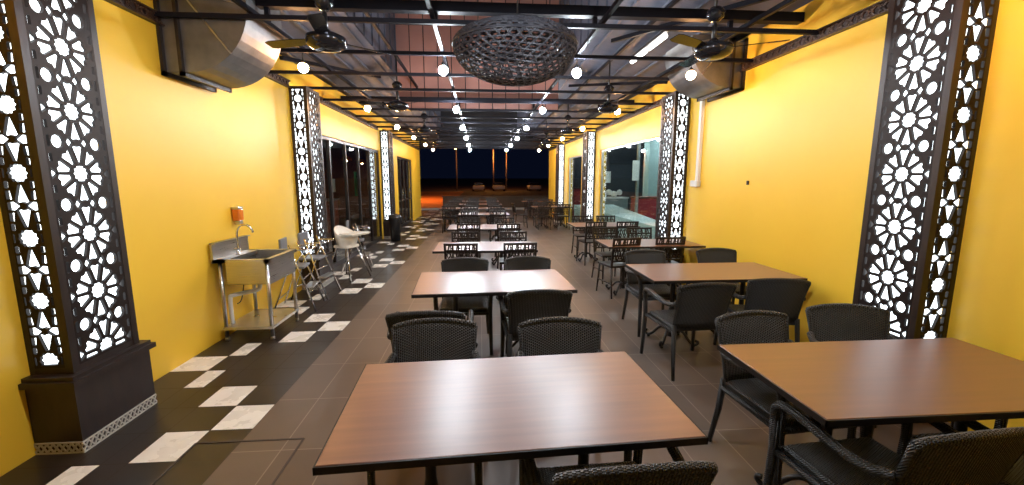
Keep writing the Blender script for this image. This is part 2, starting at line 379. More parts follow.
def pillar(side, yc, label):
    # local frame: wall at x=0, room towards +x; mirrored by rotation for the right wall
    s = 1 if side == 'left' else -1
    root = empty('fretwork_pillar', (XL if side == 'left' else XR, yc, 0))
    tag(root, label, 'pillar', 'backlit fretwork pillars along the walls')
    D = .25; Wd = .25
    X = lambda v: v * s
    b = MB(); b.b2((X(.002), -Wd - .045, .075), (X(D + .03), Wd + .045, .44)); b.b2((X(.002), -Wd - .075, .44), (X(D + .06), Wd + .075, .475)); b.b2((X(.002), -Wd - .055, .475), (X(D + .04), Wd + .055, ZB))
    b.build('base', 'lattice_wood', root)
    t = MB(); x1 = D + .034; y1 = Wd + .049
    t.b2((X(.002), -y1 + .006, 0), (X(x1 - .006), y1 - .006, .075), 1)
    for zz in (.0, .066): 
        t.b2((X(.002), -y1, zz), (X(x1), y1, zz + .010), 0)
    n = 16; st = 2 * y1 / n
    for i in range(n):
        a = -y1 + i * st
        for za, zb in ((.01, .066), (.066, .01)): t.bar((X(x1 - .004), a, za), (X(x1 - .004), a + st, zb), .010, .008)
    n = 8; st = x1 / n
    for yy in (-y1 + .004, y1 - .004):
        for i in range(n):
            for za, zb in ((.01, .066), (.066, .01)): t.bar((X(i * st), yy, za), (X(i * st + st), yy, zb), .008, .010)
    t.build('patterned_skirting', ['lace_w', 'lattice_wood'], root)
    fr = MB()
    for x, y, wx, wy in ((D - .02, -Wd + .02, .045, .045), (D - .02, Wd - .02, .045, .045), (.016, -Wd + .016, .03, .03), (.016, Wd - .016, .03, .03)):
        fr.b2((X(x - wx / 2), y - wy / 2, ZB), (X(x + wx / 2), y + wy / 2, ZT))
    for z0, z1 in ((ZB, ZB + .045), (ZT - .04, ZT)):
        fr.b2((X(D - .035), -Wd, z0), (X(D - .002), Wd, z1))
        for y in (-Wd + .015, Wd - .015): fr.b2((X(.004), y - .012, z0), (X(D), y + .012, z1))
    fr.build('frame', 'lattice_wood', root)
    p = bpy.data.objects.new('fretwork_panel', wide_me); C.objects.link(p); p.parent = root; p.location = (X(D - .008), 0, 0); p.rotation_euler = (0, 0, PI / 2)
    for y in (-Wd + .008, Wd - .008):
        p = bpy.data.objects.new('fretwork_panel', slim_me); C.objects.link(p); p.parent = root; p.location = (X(.122), y, 0)
    l = MB(); l.b2((X(.01), -Wd + .05, ZB + .01), (X(D - .05), Wd - .05, ZT - .01)); l.build('light_box', 'lightbox', root)
    return root
pillar('left', 2.89, 'tall backlit fretwork pillar on the left wall nearest the viewer')
pillar('left', 6.84, 'backlit fretwork pillar on the left wall beside the steel high chairs')
pillar('left', 12.45, 'distant backlit fretwork pillar on the left wall behind the black bin')
pillar('right', 2.84, 'tall backlit fretwork pillar on the right wall nearest the viewer')
pillar('right', 6.76, 'backlit fretwork pillar on the right wall beside the white conduit')
pillar('right', 12.15, 'backlit fretwork pillar at the far edge of the big right window')
pillar('right', 16.55, 'farthest backlit fretwork pillar, at the far end of the right wall')

# ------------------------------------------------------------------ roof, bulkhead, trellis
r = MB()
RX = 1.75; RZ = 5.6; cx0 = .2
def slope(xa, za, xb, zb, y0, y1, t=.03):
    r.add([(xa, y0, za), (xb, y0, zb), (xb, y1, zb), (xa, y1, za), (xa, y0, za + t), (xb, y0, zb + t), (xb, y1, zb + t), (xa, y1, za + t)],
          [(0, 1, 2, 3), (7, 6, 5, 4), (0, 4, 5, 1), (1, 5, 6, 2), (2, 6, 7, 3), (3, 7, 4, 0)])
slope(XL - .2, HW, -RX, 3.85, Y0, YE); slope(XR + .2, HW, RX, 3.85, Y0, YE)
slope(-RX, 6.6, RX, 6.6, Y0, YE)
r.b2((-RX - .03, Y0, 3.85), (-RX, YE, 6.6)); r.b2((RX, Y0, 3.85), (RX + .03, YE, 6.6))
for i in range(int((YE - Y0) / .5)):
    y = Y0 + i * .5
    for s in (-1, 1): r.b2((s * RX - .025 * s, y, 3.85), (s * RX, y + .05, 6.6))
struct(r.build('ceiling', 'roof'))
rb = MB()   # ribs of the roof sheet run along the hall
for s, xw in ((-1, XL), (1, XR)):
    for k in range(5):
        t = (k + .5) / 5; x = xw + (s * RX - xw) * t; z = HW + (3.85 - HW) * t
        rb.bar((x, Y0, z - .02), (x, YE, z - .02), .035, .03)
struct(rb.build('ceiling_ribs', 'roof'))
bk = MB(); bk.b2((-RX, 9.6, 3.2), (RX, 9.68, 6.6), 1)
n = 12; st = 2 * RX / n
for i in range(n):
    for j in range(2):
        bk.b2((-RX + i * st + .010, 9.585, 3.2 + j * 1.7 + .008), (-RX + (i + 1) * st - .010, 9.61, 3.2 + (j + 1) * 1.7 - .008), 0)
struct(bk.build('wall_bulkhead', ['clad', 'joint']))
e = MB(); e.b2((XL - .18, YE, 3.1), (XR + .18, YE + .15, 6.6)); struct(e.build('wall_far', 'joint'))
# trellis of black steel bars
bar_names = ['First', 'Second', 'Third', 'Fourth', 'Fifth', 'Sixth', 'Seventh', 'Eighth', 'Ninth', 'Tenth', 'Eleventh', 'Twelfth', 'Thirteenth', 'Fourteenth', 'Fifteenth', 'Sixteenth', 'Seventeenth', 'Eighteenth', 'Nineteenth', 'Twentieth', 'Twenty-first', 'Twenty-second']
for i in range(-4, 18):
    y = 4.03 + .965 * i
    if y > YE - .3: break
    b = MB(); b.bar((XL + .03, y, 3.06), (XR - .03, y, 3.06), .038, .038)
    tag(b.build('ceiling_bar', 'beam'), bar_names[i + 4] + ' thin black cross bar of the ceiling trellis, counted from behind the viewer', 'bar', 'cross bars of the ceiling trellis')
for x, lab in ((-1.93, 'black steel rail along the hall above the left row of orange bulbs'), (-.40, 'black steel rail along the hall above the left row of white bulbs'), (1.13, 'black steel rail along the hall above the right row of white bulbs'), (2.50, 'black steel rail along the hall above the right row of orange bulbs')):
    b = MB(); b.bar((x, Y0 + .02, 3.10), (x, YE - .02, 3.10), .035, .04); tag(b.build('ceiling_rail', 'beam'), lab, 'rail')
for i, y in enumerate((-.5, 4.30, 9.0, 14.0)):
    t = empty('roof_truss', (0, y, 0)); tag(t, ['thick black roof beam behind the viewer', 'thick black roof beam above the fretwork bowl, with short hangers', 'thick black roof beam in front of the terracotta bulkhead', 'thick black roof beam deep in the hall beyond the bulkhead'][i], 'beam')
    b = MB(); b.bar((XL + .01, 0, 3.28), (XR - .01, 0, 3.28), .09, .09); b.build('beam', 'beam', t)
    for x in (-1.93, -.40, 1.13, 2.5):
        b = MB(); b.b2((x - .02, -.02, 3.12), (x + .02, .02, 3.25)); b.build('hanger', 'beam', t)
# diagonal braces under the roof
for (a, b_, lab) in (((XL + .1, 6.2, 3.3), (-1.95, 8.9, 3.68), 'slanting black brace under the left roof slope'), ((XR - .1, 3.2, 3.3), (1.95, 6.4, 3.68), 'slanting black brace under the right roof slope near the front'), ((XR - .1, 7.2, 3.3), (1.95, 9.4, 3.68), 'slanting black brace under the right roof slope farther back')):
    b = MB(); b.bar(a, b_, .05, .05); tag(b.build('roof_brace', 'beam'), lab, 'brace')

# ------------------------------------------------------------------ bulbs
def bulb_proto(kind):
    root = empty('pendant_bulb')
    c = MB(); c.tube([(0, 0, .075), (0, 0, .17)], .006, 6); c.build('cord', 'black_metal', root)
    s = MB(); s.lathe([(.012, .078), (.02, .074), (.021, .040), (.016, .036)], n=12); s.build('socket', 'black_metal', root)
    g = MB(); R = .054
    g.lathe([(.002, -.060)] + [(R * math.sin(t), -.006 - R * math.cos(t)) for t in [PI * q / 8 for q in range(1, 7)]] + [(.016, .037)], n=10)
    g.build('bulb', 'bulb_w' if kind == 'w' else 'bulb_o', root)
    return root
order = ['nearest', 'second', 'third', 'fourth', 'fifth', 'sixth']
YS = [5.05, 7.75, 10.4, 12.95, 15.6, 18.1]
for kind, rows in (('w', ((-.40, 'left'), (1.13, 'right'))), ('o', ((-1.93, 'left'), (2.50, 'right')))):
    proto = bulb_proto(kind); first = True
    for x, sd in rows:
        for i, y in enumerate([2.35] + YS):
            o = proto if first else copy_tree(proto); first = False
            o.location = (x, y, 2.905)
            cn = 'cool white' if kind == 'w' else 'warm orange'
            if i < 1: lab = cn + ' bulb hanging just above the top of the picture, ' + sd + ' row'
            else: lab = cn + ' pendant bulb, ' + order[i - 1] + ' seen in the ' + sd + ' ' + cn.split()[-1] + ' row'
            tag(o, lab, 'lamp', cn + ' bulbs, ' + sd + ' row')
fl = empty('tube_light', (2.42, 6.25, 3.52)); tag(fl, 'twin fluorescent tube lamp under the right roof slope', 'lamp')
m = MB(); m.box((0, 0, .05), (.08, 1.35, .035)); m.build('housing', 'frame_dark', fl)
for y in (-.34, .34): m = MB(); m.tube([(0, y - .27, 0), (0, y + .27, 0)], .030, 10); m.build('tube', 'tube', fl)

# ------------------------------------------------------------------ fans
def fan_proto():
    root = empty('ceiling_fan')
    m = MB(); m.lathe([(.02, -.09), (.10, -.085), (.155, -.055), (.175, -.015), (.165, .02), (.10, .05), (.05, .065), (.03, .09)], n=24); m.build('motor_housing', 'fan', root)
    m = MB(); m.tube([(0, 0, .08), (0, 0, .22)], .022, 10); m.tube([(0, 0, .22), (0, 0, .74)], .013, 8); m.build('rod', 'black_metal', root)
    m = MB(); m.lathe([(.035, .24), (.07, .27), (.085, .32), (.05, .36), (.02, .37)], n=16); m.build('canopy', 'fan', root)
    for k in range(3):
        a = 2 * PI * k / 3 + .9; m = MB(); R = Matrix.Rotation(a, 3, 'Z') @ Matrix.Rotation(.22, 3, 'Y')
        P = [(-.035, .14), (-.055, .30), (-.06, .55), (-.045, .60), (.045, .60), (.06, .55), (.055, .30), (.035, .14)]
        vs = [R @ Vector((x, y, -.003)) for x, y in P] + [R @ Vector((x, y, .003)) for x, y in P]
        n = len(P); m.add(vs, [tuple(range(n))[::-1], tuple(range(n, 2 * n))] + [(i, (i + 1) % n, (i + 1) % n + n, i + n) for i in range(n)])
        m.build('blade', 'fan', root)
    return root
for x_, l_ in ((-1.32, 'black rail carrying the left row of fans'), (2.18, 'black rail carrying the right row of fans')):
    b = MB(); b.bar((x_, Y0 + .02, 3.635), (x_, YE - .02, 3.635), .04, .04); tag(b.build('fan_rail', 'beam'), l_, 'rail')
proto = fan_proto(); first = True
for x, sd in ((-1.32, 'left'), (2.18, 'right')):
    for i, y in enumerate((4.0, 7.25, 10.6, 14.0)):
        o = proto if first else copy_tree(proto); first = False
        o.location = (x, y, 2.88); o.rotation_euler = (0, 0, i * .7 + (1.2 if x > 0 else .35))
        tag(o, 'dark glossy ceiling fan on a rod, ' + order[i] + ' on the ' + sd + ' side', 'fan', 'ceiling fans')

# ------------------------------------------------------------------ ducts
def duct(side, y0, y1, z0, R, zt, label):
    X = XL if side == 'left' else XR; s = 1 if side == 'left' else -1
    root = empty('air_duct', (X, y0, z0)); tag(root, label, 'duct')
    m = MB(); L = .18; hgt = min(.62, 3.38 - z0 - .05)
    prof = []      # outer bottom path in (x,z): from wall horizontally then up
    n = 12
    outer = [(.0, 0), (L, 0)] + [(L + R * math.sin(PI / 2 * i / n), R - R * math.cos(PI / 2 * i / n)) for i in range(1, n + 1)] + [(L + R, zt)]
    rin = max(.06, R - hgt)
    inner = [(.0, hgt), (L, hgt)] + [(L + (rin) * math.sin(PI / 2 * i / n), hgt + rin - rin * math.cos(PI / 2 * i / n)) for i in range(1, n + 1)] + [(L + rin, zt)]
    N = len(outer); D = y1 - y0; vs = []
    for y in (0, D):
        for x, z in outer: vs.append((s * (x + .003), y, z))
        for x, z in inner: vs.append((s * (x + .003), y, z))
    fs = []
    for i in range(N - 1):
        fs.append((i, i + 1, N + i + 1, N + i)); q = 2 * N
        fs.append((q + i, q + N + i, q + N + i + 1, q + i + 1))
        fs.append((i, q + i, q + i + 1, i + 1)); fs.append((N + i, N + i + 1, q + N + i + 1, q + N + i))
    fs += [(N - 1, 2 * N - 1, 4 * N - 1, 3 * N - 1)]; m.add(vs, fs); m.build('duct_body', 'galv', root)
    g = MB(); a = .035
    for x in (.0, L - .03):
        xa, xb = s * (x + .003), s * (x + .03)
        g.b2((xa, -a, -a), (xb, D + a, .004)); g.b2((xa, -a, hgt - .004), (xb, D + a, hgt + a)); g.b2((xa, -a, -a), (xb, .004, hgt + a)); g.b2((xa, D - .004, -a), (xb, D + a, hgt + a))
    g.build('flange', 'frame_dark', root)
    g = MB(); 
    for i in (N // 2, N - 2):
        x, z = outer[i]; x2, z2 = inner[i]
        g.bar((s * (x + .006), -.006, z), (s * (x2 + .006), -.006, z2), .012, .012)
    g.build('seam', 'steel', root)
duct('left', 4.09, 4.76, 2.61, .56, .80, 'large galvanised duct elbow leaving the left wall near the front fan')
duct('right', 5.2, 5.95, 2.80, .50, 0.60, 'galvanised duct elbow leaving the right wall above the second table')

# ------------------------------------------------------------------ fretwork bowl
root = empty('hanging_fretwork_bowl', (.34, 4.15, 2.91)); tag(root, 'grey fretwork bowl lamp hanging between the two nearest white bulbs', 'ceiling decoration')
bm = bmesh.new(); bmesh.ops.create_icosphere(bm, subdivisions=4, radius=1)
for v in bm.verts:
    v.co.z *= .19 if v.co.z > 0 else .34; v.co.x *= .575; v.co.y *= .52
m = MB()
for fc in bm.faces:
    mid = [(fc.verts[i].co + fc.verts[(i + 1) % 3].co) / 2 for i in range(3)]
    for i in range(3): m.bar(mid[i], mid[(i + 1) % 3], .012, .012)
bm.free()
m.build('fretwork_shell', 'bowl', root)
m = MB(); m.tube([(.578 * math.cos(t * PI / 20), .523 * math.sin(t * PI / 20), 0) for t in range(40)], .010, 6, closed=True); m.build('rim', 'bowl', root)
for k_ in range(3):
    a = 2 * PI * k_ / 3 + .5; m = MB(); m.tube([(.40 * math.cos(a), .36 * math.sin(a), .12), (.40 * math.cos(a), .36 * math.sin(a), .72)], .006, 5); m.build('chain', 'black_metal', root)

# ------------------------------------------------------------------ tables
def make_table(w, d):
    root = empty('dining_table')
    t = MB(); t.bevbox((0, 0, .7385), (w - .012, d - .012, .023), .003); t.build('tabletop', 'wood_top', root)
    e = MB(); hz = .7345
    for s in (-1, 1):
        e.b2((-w / 2, s * d / 2, .720), (w / 2, s * (d / 2 - .0065), .7475)); e.b2((s * w / 2, -d / 2, .720), (s * (w / 2 - .0065), d / 2, .7475))
    e.build('edge_band', 'black_edge', root)
    for s in ((-1, 1) if w > 1 else (0,)):
        p = empty('pedestal', (0, 0, 0)); p.parent = root; x0 = s * w * .25
        c = MB(); c.lathe([(.034, .06), (.028, .10), (.025, .30), (.034, .34), (.025, .38), (.024, .66), (.040, .70)], (x0, 0, 0), 14); c.build('column', 'black_metal', p)
        c = MB(); c.box((x0, 0, .712), (.36, .36, .016)); c.bar((x0 - .17, -.17, .695), (x0 + .17, .17, .695), .03, .02); c.bar((x0 - .17, .17, .695), (x0 + .17, -.17, .695), .03, .02); c.build('top_bracket', 'black_metal', p)
        for k in range(4):
            a = PI / 4 + k * PI / 2; c = MB(); P = []
            for rr, z in ((.02, .13), (.07, .15), (.13, .12), (.19, .05), (.235, .022), (.27, .035), (.275, .06), (.25, .065)): P.append((x0 + rr * math.cos(a), rr * math.sin(a), z))
            c.tube(smooth_path(P, 3), .015, 7); c.lathe([(.018, 0), (.018, .012), (.010, .02)], (x0 + .235 * math.cos(a), .235 * math.sin(a), 0), 10); c.build('foot', 'black_metal', p)
    return root
tables = [  # x0,x1,y0,y1,label
 (-.575, .805, 1.33, 2.12, 'walnut-topped dining table nearest the viewer in the centre row'),
 (-.585, .80, 3.42, 4.27, 'second walnut-topped table of the centre row, behind the nearest one'),
 (-.63, .76, 5.50, 6.33, 'third table of the centre row, with two black slatted chairs in front'),
 (-.63, .78, 7.95, 8.80, 'fourth table of the centre row, glossy white with reflected light'),
 (-.60, .80, 11.2, 12.0, 'fifth table of the centre row'),
 (-.60, .80, 13.5, 14.3, 'sixth table of the centre row'),
 (-.60, .80, 15.8, 16.6, 'seventh table of the centre row'),
 (-.60, .80, 18.1, 18.9, 'farthest table of the centre row'),
 (1.34, 2.80, 1.43, 2.20, 'walnut-topped dining table nearest the viewer along the right wall'),
 (1.60, 3.10, 3.70, 4.50, 'second walnut-topped table along the right wall, lit orange'),
 (1.78, 3.18, 5.68, 6.42, 'third table along the right wall, beside the fretwork pillar'),
 (1.88, 3.20, 8.20, 9.05, 'fourth table along the right wall, beside the big window'),
 (1.79, 3.15, 14.2, 15.0, 'fifth table along the right wall, far down the hall'),
 (1.79, 3.15, 17.6, 18.4, 'farthest table along the right wall'),
]
protos = {}
for x0, x1, y0, y1, lab in tables:
    key = (round(x1 - x0, 2), round(y1 - y0, 2))
    o = protos.get(key)
    if o is None: o = make_table(*key); protos[key] = o
    else: o = copy_tree(o)
    o.location = ((x0 + x1) / 2, (y0 + y1) / 2, 0); o.rotation_euler = (0, 0, math.radians({1.33: 2.6, 3.42: 2.5}.get(y0, 0.0))); tag(o, lab, 'table', 'walnut-topped dining tables')
sp = None
for i, y in enumerate((13.9, 16.2, 18.5)):
    o = make_table(.66, .8) if sp is None else copy_tree(sp)
    if sp is None: sp = o
    o.location = (-.98, y, 0); tag(o, ['nearest', 'middle', 'farthest'][i] + ' of three small square tables left of the far centre tables', 'table', 'small square tables at the far end')

# ------------------------------------------------------------------ wicker armchair (front = +Y)
def make_wicker():
    root = empty('wicker_armchair')
    # seat
    s = MB(); s.bevbox((0, .0, .425), (.47, .46, .055), .02); s.build('seat', 'wicker', root)
    # backrest: curved woven sheet with rolled top edge
    b = MB(); nu, nv = 14, 8; vs = []; T = .013
    def P(u, v):
        hw = .218 + .026 * v ** 2.2; x = u * hw
        z = .44 + v * (.372 + .024 * (1 - u * u)) - .006 * (abs(u) ** 6) * v; y = -.215 - .075 * v - .020 * v * v - .028 * (1 - u * u)
        return Vector((x, y, z))
    for sd in (1, -1):
        for j in range(nv + 1):
            for i in range(nu + 1): vs.append(P(-1 + 2 * i / nu, j / nv) + Vector((0, sd * T, 0)))
    fs = []; K = (nu + 1) * (nv + 1)
    for j in range(nv):
        for i in range(nu):
            a = j * (nu + 1) + i; fs.append((a, a + 1, a + nu + 2, a + nu + 1)); a += K; fs.append((a, a + nu + 1, a + nu + 2, a + 1))
    for i in range(nu): fs.append((i, K + i, K + i + 1, i + 1)); a = nv * (nu + 1) + i; fs.append((a, a + 1, K + a + 1, K + a))
    for j in range(nv):
        a = j * (nu + 1); fs.append((a, a + nu + 1, K + a + nu + 1, K + a)); a += nu; fs.append((a, K + a, K + a + nu + 1, a + nu + 1))
    b.add(vs, fs, 0, True)
    b.tube([P(-1 + 2 * i / 20, 1) + Vector((0, 0, 0)) for i in range(21)], .0175, 8)
    for u in (-1, 1): b.tube([P(u, j / 8) for j in range(9)], .0155, 8)
    b.build('backrest', 'wicker', root)
    for sd in (-1, 1):
        a = MB(); a.tube(smooth_path([(sd * .238, -.262, .655), (sd * .262, -.17, .632), (sd * .278, -.03, .648), (sd * .282, .12, .668), (sd * .278, .205, .662), (sd * .270, .248, .625), (sd * .262, .258, .56)], 4), .0205, 8); a.build('armrest', 'wicker', root)
        l = MB(); l.tube([(sd * .262, .258, .57), (sd * .255, .256, .42), (sd * .258, .268, .2), (sd * .264, .280, .012)], [.022, .021, .019, .016], 8); l.lathe([(.017, 0), (.017, .014)], (sd * .264, .280, 0), 8); l.build('leg', 'wicker', root)
        l = MB(); l.tube([(sd * .225, -.225, .46), (sd * .232, -.250, .25), (sd * .245, -.295, .012)], [.021, .019, .015], 8); l.lathe([(.016, 0), (.016, .014)], (sd * .245, -.295, 0), 8); l.build('leg', 'wicker', root)
    r_ = MB()
    for sd in (-1, 1): r_.tube([(sd * .236, -.225, .405), (sd * .252, .255, .405)], .016, 6); 
    r_.tube([(-.25, .248, .405), (.25, .248, .405)], .016, 6); r_.build('seat_frame', 'wicker', root)
    return root
def make_slat():
    root = empty('slatted_chair')
    s = MB(); s.bevbox((0, .0, .445), (.42, .40, .03), .010); s.build('seat', 'slat_black', root)
    f_ = MB()
    P = lambda x, z: Vector((x, -.19 - .07 * (z - .44) / .42, z))
    for sd in (-1, 1): f_.bar(P(sd * .195, .44), P(sd * .205, .865), .028, .022)
    f_.bar(P(-.215, .85), P(.215, .85), .024, .030)
    f_.bar(P(-.20, .765), P(.20, .765), .020, .026); f_.bar(P(-.195, .53), P(.195, .53), .020, .024)
    f_.build('back_frame', 'slat_black', root)
    c = MB()
    xs = [-.165, -.130, -.105, -.060, -.030, .010, .045, .070, .110, .140, .170]
    for i, x in enumerate(xs):
        c.bar(P(x, .765), P(x + (.018 if i % 3 == 0 else 0), .84), .012 if i % 2 else .020, .014)
        if i % 3 == 1: c.bar(P(x, .80), P(x + .03, .80), .012, .012)
    for i in range(5):      # interlaced cut-out panel
        x = -.16 + i * .08
        c.tube([P(x + .038 * math.cos(t * PI / 5), .648 + .085 * math.sin(t * PI / 5)) for t in range(10)], .008, 4, closed=True)
        c.bar(P(x - .038, .54), P(x + .040, .755), .012, .012); c.bar(P(x + .040, .54), P(x - .038, .755), .012, .012)
    c.build('back_panel', 'slat_black', root)
    for sx in (-1, 1):
        l = MB(); l.tube([(sx * .185, .175, .44), (sx * .195, .19, .22), (sx * .205, .215, 0)], [.016, .014, .011], 8); l.build('leg', 'slat_black', root)
        l = MB(); l.tube([(sx * .19, -.185, .45), (sx * .2, -.215, .2), (sx * .21, -.25, 0)], [.016, .014, .011], 8); l.build('leg', 'slat_black', root)
    st = MB()
    for sx in (-1, 1): st.tube([(sx * .196, .19, .20), (sx * .202, -.213, .20)], .009, 6)
    st.build('stretcher', 'slat_black', root)
    return root
wk = make_wicker(); sl = make_slat(); used = set()
def chair(kind, x, yb, facing, rz, label, group):
    """yb: world Y of the backrest top; facing +1 looks down the hall, -1 looks at the viewer"""
    proto = wk if kind == 'w' else sl
    o = proto if kind not in used else copy_tree(proto); used.add(kind)
    off = .31 if kind == 'w' else .26
    o.location = (x, yb + off * facing, 0); o.rotation_euler = (0, 0, (0 if facing > 0 else PI) + rz)
    tag(o, label, 'chair', group)
GW = 'black wicker armchairs'; GS = 'black slatted chairs'
R_ = math.radians
chair('w', -.28, 2.46, -1, 0, 'black wicker armchair facing the viewer behind the nearest centre table, left seat', GW)
chair('w', .46, 2.42, -1, R_(-2), 'black wicker armchair facing the viewer behind the nearest centre table, right seat', GW)
chair('w', .45, 1.12, 1, R_(2), 'black wicker armchair on the viewer\'s side of the nearest centre table', GW)
chair('w', -.36, 2.66, 1, R_(0), 'black wicker armchair pulled out back to back behind the nearest centre left armchair', GW)
chair('w', .45, 3.13, 1, R_(0), 'black wicker armchair with its back to us at the second centre table', GW)
chair('w', -.17, 4.48, -1, R_(0), 'black wicker armchair facing us behind the second centre table, left seat', GW)
chair('w', .51, 4.50, -1, R_(0), 'black wicker armchair facing us behind the second centre table, right seat', GW)
chair('w', 1.74, 2.46, -1, R_(5), 'black wicker armchair facing us behind the nearest right-hand table, left seat', GW)
chair('w', 2.38, 2.56, -1, R_(-12), 'black wicker armchair behind the nearest right-hand table, seat by the wall', GW)
chair('w', 1.655, 1.20, 1, R_(4), 'black wicker armchair in the bottom right corner, on our side of the right table', GW)
chair('w', 2.36, 1.22, 1, R_(0), 'black wicker armchair cut by the right picture edge, at the nearest right table', GW)
chair('w', 1.835, 3.24, 1, R_(3), 'black wicker armchair with its back to us at the second right table, left seat', GW)
chair('w', 2.60, 3.34, 1, R_(-10), 'black wicker armchair, back to us, at the second right table by the wall', GW)
chair('w', 1.96, 4.84, -1, R_(0), 'black wicker armchair facing us behind the second right table, left seat', GW)
chair('w', 2.87, 4.88, -1, R_(0), 'black wicker armchair facing us behind the second right table, seat by the wall', GW)
names = {2: 'third', 3: 'fourth', 4: 'fifth', 5: 'sixth', 6: 'seventh', 7: 'farthest'}
for ti, xn, dn, xf, df in ((2, (-.25, .51), -.10, (-.25, .50), .28), (3, (-.22, .54), -.10, (-.22, .52), .30), (4, (-.27, .47), -.22, (-.27, .47), .22), (5, (-.27, .47), -.22, (-.27, .47), .22), (6, (-.27, .47), -.22, (-.27, .47), .22), (7, (-.27, .47), -.22, (-.27, .47), .22)):
    x0, x1, y0, y1, _l = tables[ti]
    for j in (0, 1):
        chair('s', xn[j], y0 + dn, 1, R_(random.uniform(-3, 3)), 'black slatted chair on our side of the %s centre table, %s seat' % (names[ti], ('left', 'right')[j]), GS)
        chair('s', xf[j], y1 + df, -1, R_(random.uniform(-4, 4)), 'black slatted chair beyond the %s centre table, %s seat' % (names[ti], ('left', 'right')[j]), GS)
for i, y in enumerate((13.9, 16.2, 18.5)):
    nm = ['nearest', 'middle', 'farthest'][i]
    chair('s', -.98, y - .62, 1, 0, 'black slatted chair on our side of the %s small square table' % nm, GS)
    chair('s', -.98, y + .62, -1, 0, 'black slatted chair beyond the %s small square table' % nm, GS)
for (x, yb, fc, rz, lab) in (
  (2.00, 5.72, 1, 12, 'black slatted chair on our side of the third right table, left seat'),
  (2.72, 5.80, 1, 0, 'black slatted chair on our side of the third right table, seat by the wall'),
  (2.15, 7.05, -1, 6, 'black slatted chair beyond the third right table, left seat'),
  (2.72, 7.02, -1, 0, 'black slatted chair beyond the third right table, seat by the pillar'),
  (2.22, 8.05, 1, 8, 'black slatted chair on our side of the fourth right table, left seat'),
  (2.88, 8.05, 1, 0, 'black slatted chair on our side of the fourth right table, seat by the window'),
  (2.30, 9.45, -1, 0, 'black slatted chair beyond the fourth right table, left seat'),
  (2.85, 9.42, -1, 0, 'black slatted chair beyond the fourth right table, seat by the window'),
  (2.14, 13.95, 1, 0, 'black slatted chair on our side of the fifth right table, left seat'),
  (2.78, 13.95, 1, 0, 'black slatted chair on our side of the fifth right table, seat by the wall'),
  (2.14, 15.25, -1, 0, 'black slatted chair beyond the fifth right table, left seat'),
  (2.78, 15.25, -1, 0, 'black slatted chair beyond the fifth right table, seat by the wall'),
  (2.14, 17.35, 1, 0, 'black slatted chair on our side of the farthest right table, left seat'),
  (2.78, 17.35, 1, 0, 'black slatted chair on our side of the farthest right table, seat by the wall'),
  (2.14, 18.65, -1, 0, 'black slatted chair beyond the farthest right table, left seat'),
  (2.78, 18.65, -1, 0, 'black slatted chair beyond the farthest right table, seat by the wall')):
    chair('s', x, yb, fc, R_(rz), lab, GS)
chair('s', 1.40, 14.55, 1, R_(-80), 'black slatted chair at the aisle end of the fifth right table', GS)

# ------------------------------------------------------------------ sink
root = empty('wash_sink', (-2.75, 4.42, 0)); tag(root, 'freestanding stainless steel wash sink against the left yellow wall', 'sink')
SX0, SX1, SY0, SY1 = .03, .58, 0, .68
m = MB()      # top with a rim, basin recessed
z = .87
m.b2((SX0, SY0, z - .035), (SX1, SY0 + .05, z)); m.b2((SX0, SY1 - .05, z - .035), (SX1, SY1, z)); m.b2((SX0, SY0, z - .035), (SX0 + .13, SY1, z)); m.b2((SX1 - .05, SY0, z - .035), (SX1, SY1, z))
m.build('worktop_rim', 'steel', root)
m = MB(); t = .004; a = (SX0 + .10, SY0 + .04, .60); b = (SX1 - .02, SY1 - .04, z - .03)
m.b2(a, (b[0], b[1], a[2] + t)); m.b2(a, (a[0] + t, b[1], b[2])); m.b2((b[0] - t, a[1], a[2]), b); m.b2(a, (b[0], a[1] + t, b[2])); m.b2((a[0], b[1] - t, a[2]), b)
m.build('basin', 'steel', root)
m = MB(); m.b2((SX0 - .01, SY0, z - .035), (SX0 + .012, SY1, z + .17)); m.b2((SX0 - .01, SY0, z + .16), (SX0 + .04, SY1, z + .17)); m.build('splashback', 'steel', root)
for x in (SX0 + .05, SX1 - .04):
    for y in (SY0 + .04, SY1 - .04):
        l = MB(); l.tube([(x, y, .03), (x, y, z - .03)], .019, 10); l.lathe([(.012, 0), (.022, .006), (.022, .03), (.016, .04)], (x, y, 0), 10); l.build('leg', 'steel', root)
m = MB(); m.b2((SX0 + .03, SY0 + .02, .12), (SX1 - .02, SY1 - .02, .15)); m.build('under_shelf', 'steel', root)
m = MB(); m.lathe([(.028, 0), (.026, .02), (.018, .03), (.016, .07)], (SX0 + .08, .34, z), 12)
m.tube(smooth_path([(SX0 + .08, .34, z + .04), (SX0 + .08, .34, z + .24), (SX0 + .13, .34, z + .32), (SX0 + .21, .34, z + .31), (SX0 + .25, .34, z + .24)], 5), .012, 8); m.tube([(SX0 + .08, .34, z + .06), (SX0 + .08, .26, z + .08)], .008, 6); m.build('tap', 'chrome', root)
m = MB(); m.lathe([(.03, 0), (.03, .03)], (.30, .34, .575), 12); m.tube(smooth_path([(.30, .34, .59), (.30, .34, .50), (.27, .30, .47), (.12, .16, .46), (.09, .14, .42), (.09, .14, .15)], 5), .022, 10); m.build('drain_pipe', 'pvc', root)
m = MB(); m.tube(smooth_path([(.06, .42, .75), (.10, .40, .55), (.07, .38, .35), (.02, .38, .3)], 4), .006, 6); m.build('hose', 'black_metal', root)
root = empty('soap_dispenser', (-2.748, 4.93, 1.17)); tag(root, 'amber wall-mounted soap dispenser above the steel sink', 'dispenser')
m = MB(); m.bevbox((.045, 0, .12), (.08, .09, .13), .012); m.build('reservoir', 'amber', root)
